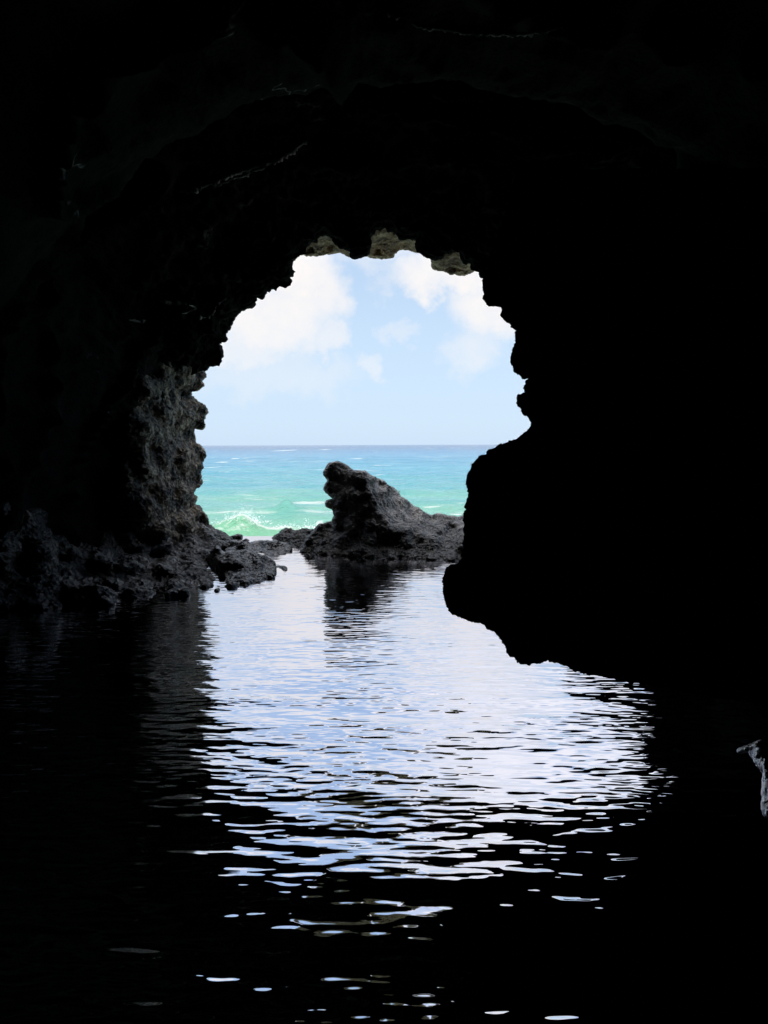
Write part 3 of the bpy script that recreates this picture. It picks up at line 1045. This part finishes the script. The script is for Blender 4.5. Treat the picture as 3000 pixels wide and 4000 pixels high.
# ------------------------------------------------------------------ sea
SEA = -2.5
m, n, l = mat_new('sea_water')
out = n.new('ShaderNodeOutputMaterial')
p = n.new('ShaderNodeBsdfPrincipled')
gm = n.new('ShaderNodeNewGeometry')
sp = n.new('ShaderNodeSeparateXYZ')
l.new(gm.outputs['Position'], sp.inputs[0])


def nz_(sc, det, vec, rough=.6):
    t_ = n.new('ShaderNodeTexNoise')
    t_.inputs['Scale'].default_value = sc
    t_.inputs['Detail'].default_value = det
    t_.inputs['Roughness'].default_value = rough
    l.new(vec, t_.inputs['Vector'])
    return t_.outputs[0]


def mth(op, a, b=None, c=None, clamp=False):
    q = n.new('ShaderNodeMath')
    q.operation = op
    q.use_clamp = clamp
    for i, s in enumerate((a, b, c)):
        if s is None:
            continue
        if isinstance(s, (int, float)):
            q.inputs[i].default_value = s
        else:
            l.new(s, q.inputs[i])
    return q.outputs[0]


# water depth grows offshore: sand-green shallows, turquoise, blue
mp = n.new('ShaderNodeMapping')
mp.inputs['Scale'].default_value = (.35, 1, 1)
l.new(gm.outputs['Position'], mp.inputs[0])
lg = mth('LOGARITHM', mth('MAXIMUM', sp.outputs[1], 1.0), 10.0)
lgn = mth('ADD', lg, mth('MULTIPLY_ADD', nz_(.09, 7, mp.outputs[0], .72), .62, -.31))
cr = n.new('ShaderNodeValToRGB')
e = cr.color_ramp.elements
e[0].position, e[0].color = .0, (.21, .50, .30, 1)
e[1].position, e[1].color = 1.0, (.03, .095, .20, 1)
for pos_, c_ in ((.10, (.185, .47, .32)), (.22, (.125, .385, .385)), (.42, (.085, .31, .41)), (.66, (.058, .215, .345)), (.85, (.038, .14, .265))):
    k_ = e.new(pos_)
    k_.color = (*c_, 1)
l.new(mth('MULTIPLY_ADD', lgn, .62, -.88, True), cr.inputs[0])
foam = n.new('ShaderNodeMapRange')
foam.interpolation_type = 'SMOOTHSTEP'
mp2 = n.new('ShaderNodeMapping')
mp2.inputs['Scale'].default_value = (.10, .30, .3)
l.new(gm.outputs['Position'], mp2.inputs[0])
mp3 = n.new('ShaderNodeMapping')
mp3.inputs['Scale'].default_value = (.5, 1.2, 1)
l.new(gm.outputs['Position'], mp3.inputs[0])
fo = mth('ADD', mth('MULTIPLY', nz_(1.0, 3, mp2.outputs[0]), .7), mth('MULTIPLY', nz_(1.0, 6, mp3.outputs[0], .7), .3))
l.new(fo, foam.inputs[0])
foam.inputs[1].default_value, foam.inputs[2].default_value = .585, .66
fatt = n.new('ShaderNodeAttribute')
fatt.attribute_name = 'foam'
fth = n.new('ShaderNodeMapRange')
fth.interpolation_type = 'SMOOTHSTEP'
mp4 = n.new('ShaderNodeMapping')
mp4.inputs['Scale'].default_value = (2.6, 3.0, 3.2)
l.new(gm.outputs['Position'], mp4.inputs[0])
l.new(mth('ADD', fatt.outputs['Fac'], mth('MULTIPLY_ADD', nz_(1.0, 7, mp4.outputs[0], .7), 1.3, -.65)), fth.inputs[0])
fth.inputs[1].default_value, fth.inputs[2].default_value = .35, .6
fsum = mth('MAXIMUM', mth('MULTIPLY', foam.outputs[0], mth('ADD', fatt.outputs['Fac'], 1.0, clamp=True)), fth.outputs[0])
mixc = n.new('ShaderNodeMix')
mixc.data_type = 'RGBA'
l.new(mth('MULTIPLY', fsum, .8), mixc.inputs[0])
l.new(cr.outputs[0], mixc.inputs[6])
mixc.inputs[7].default_value = (.70, .76, .68, 1)
l.new(mixc.outputs[2], p.inputs['Base Color'])
p.inputs['Roughness'].default_value = .18
p.inputs['IOR'].default_value = 1.33
p.inputs['Specular IOR Level'].default_value = .6
bm_ = n.new('ShaderNodeBump')
bm_.inputs['Strength'].default_value = .9
bm_.inputs['Distance'].default_value = .7
mp5 = n.new('ShaderNodeMapping')
mp5.inputs['Scale'].default_value = (.8, 1.9, 1)
l.new(gm.outputs['Position'], mp5.inputs[0])
l.new(nz_(1.7, 6, mp5.outputs[0], .65), bm_.inputs['Height'])
l.new(bm_.outputs[0], p.inputs['Normal'])
l.new(p.outputs[0], out.inputs[0])
M_SEA = m

ys = [11.0]
while ys[-1] < 40000:
    y = ys[-1]
    ys.append(y * (1.0055 if y < 260 else 1.012 if y < 700 else 1.10))
ys = np.array(ys)
us = np.concatenate([np.linspace(-3, -.45, 60)[:-1], np.linspace(-.45, .45, 620), np.linspace(.45, 3, 60)[1:]])
Yg, Ug = np.meshgrid(ys, us, indexing='ij')
Xg = Ug * Yg
H = np.zeros_like(Xg)
for (Lx, Ly, A, s_) in ((30, 13, .55, 1.), (15, 6.5, .30, 5.), (7, 3., .38, 9.), (3.2, 1.5, .25, 13.), (1.5, .7, .11, 17.)):
    q = wave2(Xg, Yg, Lx, Ly, .12 * math.sin(s_), s_)
    q = (1 - np.abs(q)) ** 2 - .6 if Ly > 4 else q      # peaked crests
    H += A * q * np.clip(1.6 - Yg / (Ly * 60), 0, 1) * (.55 if Ly > 4 else 1)
H *= np.interp(Yg, [11, 30, 60, 90], [.3, .35, .6, 1])


def hump(x0, y0, sx_, sy_, A):
    return A * np.exp(-np.abs((Xg - x0) / sx_) ** 1.7) * np.exp(-np.abs((Yg - y0) / sy_) ** 1.8)


brk = hump(-6.35, 33.2, .95, .8, .95) + hump(-7.6, 33.0, 1.0, .8, .42) + hump(-4.4, 33.6, 1.0, .8, .40) + hump(-9.5, 32, 2, 1, .3)
green = hump(-6.0, 45.5, .55, .9, .62) + hump(-7.0, 45.5, 1.2, .9, .28) + hump(-5.0, 45.4, .7, .9, .22)
H += brk + green
H *= 1
Ffoam = .66 * np.clip(brk / .5, 0, 1) * (.6 + .6 * (Yg > 33)) + .45 * np.exp(-np.abs((Yg - 31.6) / .5) ** 2) * np.exp(-((Xg + 5.5) / 2.6) ** 2)
for (dx, dy, w_, h_, s_) in ((618, 973, 12, 1.6, 1.), (515, 991, 9, 2.2, .9), (705, 971, 16, 1.2, .6), (925, 968, 9, 2.2, .5), (985, 968, 7, 2.0, .6), (505, 1015, 40, 4, .35),
                             (985, 1112, 16, 3, .8), (945, 1108, 14, 3, .35), (580, 1052, 40, 2.5, .3), (690, 1133, 10, 6, .7)):
    fx, fy = dx * 1.8083, dy * 1.8083
    yy = float(water_depth(np.array(fx), np.array(fy), SEA))
    y2 = float(water_depth(np.array(fx), np.array(fy + h_ * 1.8083), SEA))
    xx = float(at_depth(np.array(fx), np.array(fy), np.array(yy))[0])
    wx = w_ * 1.8083 * .256 / F * yy
    Ffoam += 1.1 * s_ * np.exp(-((Xg - xx) / wx) ** 2 - ((Yg - yy) / (yy - y2)) ** 2)
Ffoam -= 1.5 * np.clip(green / .3, 0, 1)
Ffoam += 1.3 * np.clip((28.5 - Yg) / 2.5, 0, 1)          # unseen white surf, added to bounce neutral light onto the rocks
me = new_mesh('sea', np.stack([Xg, Yg, SEA + H], -1).reshape(-1, 3), grid_faces(*Xg.shape)[:, ::-1])
at = me.attributes.new('foam', 'FLOAT', 'POINT')
at.data.foreach_set('value', Ffoam.astype(np.float32).ravel())
sea = link('sea', me, M_SEA)
tag(sea, kind='structure')

# ------------------------------------------------------------------ spray thrown up by the breaking wave
m, n, l = mat_new('sea_spray')
out = n.new('ShaderNodeOutputMaterial')
p = n.new('ShaderNodeBsdfPrincipled')
p.inputs['Base Color'].default_value = (.9, .92, .92, 1)
p.inputs['Roughness'].default_value = .6
l.new(p.outputs[0], out.inputs[0])
M_SPRAY = m


def spray(name, blobs, lab):
    Vs, Fs, b0 = [], [], 0
    tet = np.array([(1, 1, 1), (1, -1, -1), (-1, 1, -1), (-1, -1, 1)], float)
    tf = np.array([(0, 1, 2), (0, 3, 1), (0, 2, 3), (1, 3, 2)])
    for (x, y, z, sx_, sy_, sz_, num, r) in blobs:
        for _ in range(num):
            qx, qy = random.gauss(0, 1), random.gauss(0, 1)
            qz = abs(random.gauss(0, 1)) * max(.15, 1 - .38 * abs(qx)) * (.6 + .4 * math.sin(3.1 * qx + x) ** 2)
            rr = r * random.uniform(.4, 1.3) * max(.35, 1 - .28 * qz)
            R3 = np.array(Euler((random.random() * 6, random.random() * 6, random.random() * 6)).to_matrix())
            Vs.append(tet * rr @ R3.T + np.array([x + qx * sx_, y + qy * sy_, z + qz * sz_]))
            Fs.append(tf + b0)
            b0 += 4
    o_ = link(name, new_mesh(name, np.concatenate(Vs), np.concatenate(Fs), False), M_SPRAY)
    tag(o_, lab, 'sea spray', kind='stuff')


spray('sea_spray', [(-6.35, 33.2, SEA + .6, .5, .3, .52, 800, .017), (-7.2, 33.1, SEA + .35, .5, .3, .2, 150, .015), (-4.35, 33.6, SEA + .35, .35, .3, .2, 120, .015),
                    (-3.1, 31.0, SEA + .2, .45, .3, .45, 500, .022)],
      'white spray thrown up by the small wave breaking beyond the pool')

# ------------------------------------------------------------------ small green plant on the outcrop
m, n, l = mat_new('leaf')
out = n.new('ShaderNodeOutputMaterial')
p = n.new('ShaderNodeBsdfPrincipled')
p.inputs['Base Color'].default_value = (.06, .11, .025, 1)
p.inputs['Roughness'].default_value = .55
l.new(p.outputs[0], out.inputs[0])
base = at_depth(np.array(1100 + .5124 * 878), np.array(1700 + .5124 * 455), np.array(12.75))
Vs, Fs = [], []
for i in range(26):
    a, el, L = random.random() * 6.28, random.uniform(.2, 1.4), random.uniform(.05, .13)
    d = np.array([math.cos(a) * math.cos(el), math.sin(a) * math.cos(el), math.sin(el)])
    s = np.array([-math.sin(a), math.cos(a), 0]) * .014
    b0 = len(Vs)
    Vs += [base, base + d * L * .5 + s, base + d * L, base + d * L * .5 - s]
    Fs.append((b0, b0 + 1, b0 + 2, b0 + 3))
pl = link('plant', new_mesh('plant', Vs, Fs), m)
tag(pl, 'tiny green tuft growing on the sloping right edge of the pointed outcrop', 'plant')

# ------------------------------------------------------------------ pale wet edge of rock at the right of the frame
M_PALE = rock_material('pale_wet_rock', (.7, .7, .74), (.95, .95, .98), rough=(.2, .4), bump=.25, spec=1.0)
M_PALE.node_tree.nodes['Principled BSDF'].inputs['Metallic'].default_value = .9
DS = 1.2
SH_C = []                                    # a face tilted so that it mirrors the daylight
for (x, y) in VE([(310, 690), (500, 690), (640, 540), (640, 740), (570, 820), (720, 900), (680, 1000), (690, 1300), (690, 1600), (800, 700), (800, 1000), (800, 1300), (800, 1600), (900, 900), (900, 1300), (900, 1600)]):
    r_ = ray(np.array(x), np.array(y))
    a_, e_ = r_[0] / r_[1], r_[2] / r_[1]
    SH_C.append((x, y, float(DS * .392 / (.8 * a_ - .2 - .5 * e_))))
o = sculpt('rock_shard', VE([(310, 690), (315, 672), (410, 630), (510, 600), (640, 535), (660, 700), (655, 745), (690, 770), (715, 880), (760, 1000), (900, 1050), (900, 1620), (760, 1650), (715, 1610), (685, 1560), (672, 1480), (680, 1400), (690, 1330), (675, 1280), (690, 1230), (683, 1160), (695, 1040), (680, 970), (600, 880), (565, 820), (530, 770), (490, 710), (500, 690), (470, 655), (415, 665), (335, 695)]),
           SH_C,
           DS + .16, M_PALE, h=.004, sub=1, coarse=(.03, .008), fine=(.02, .004), seed=9.0, zmin=-.1, relief=.06, jag=1.5)
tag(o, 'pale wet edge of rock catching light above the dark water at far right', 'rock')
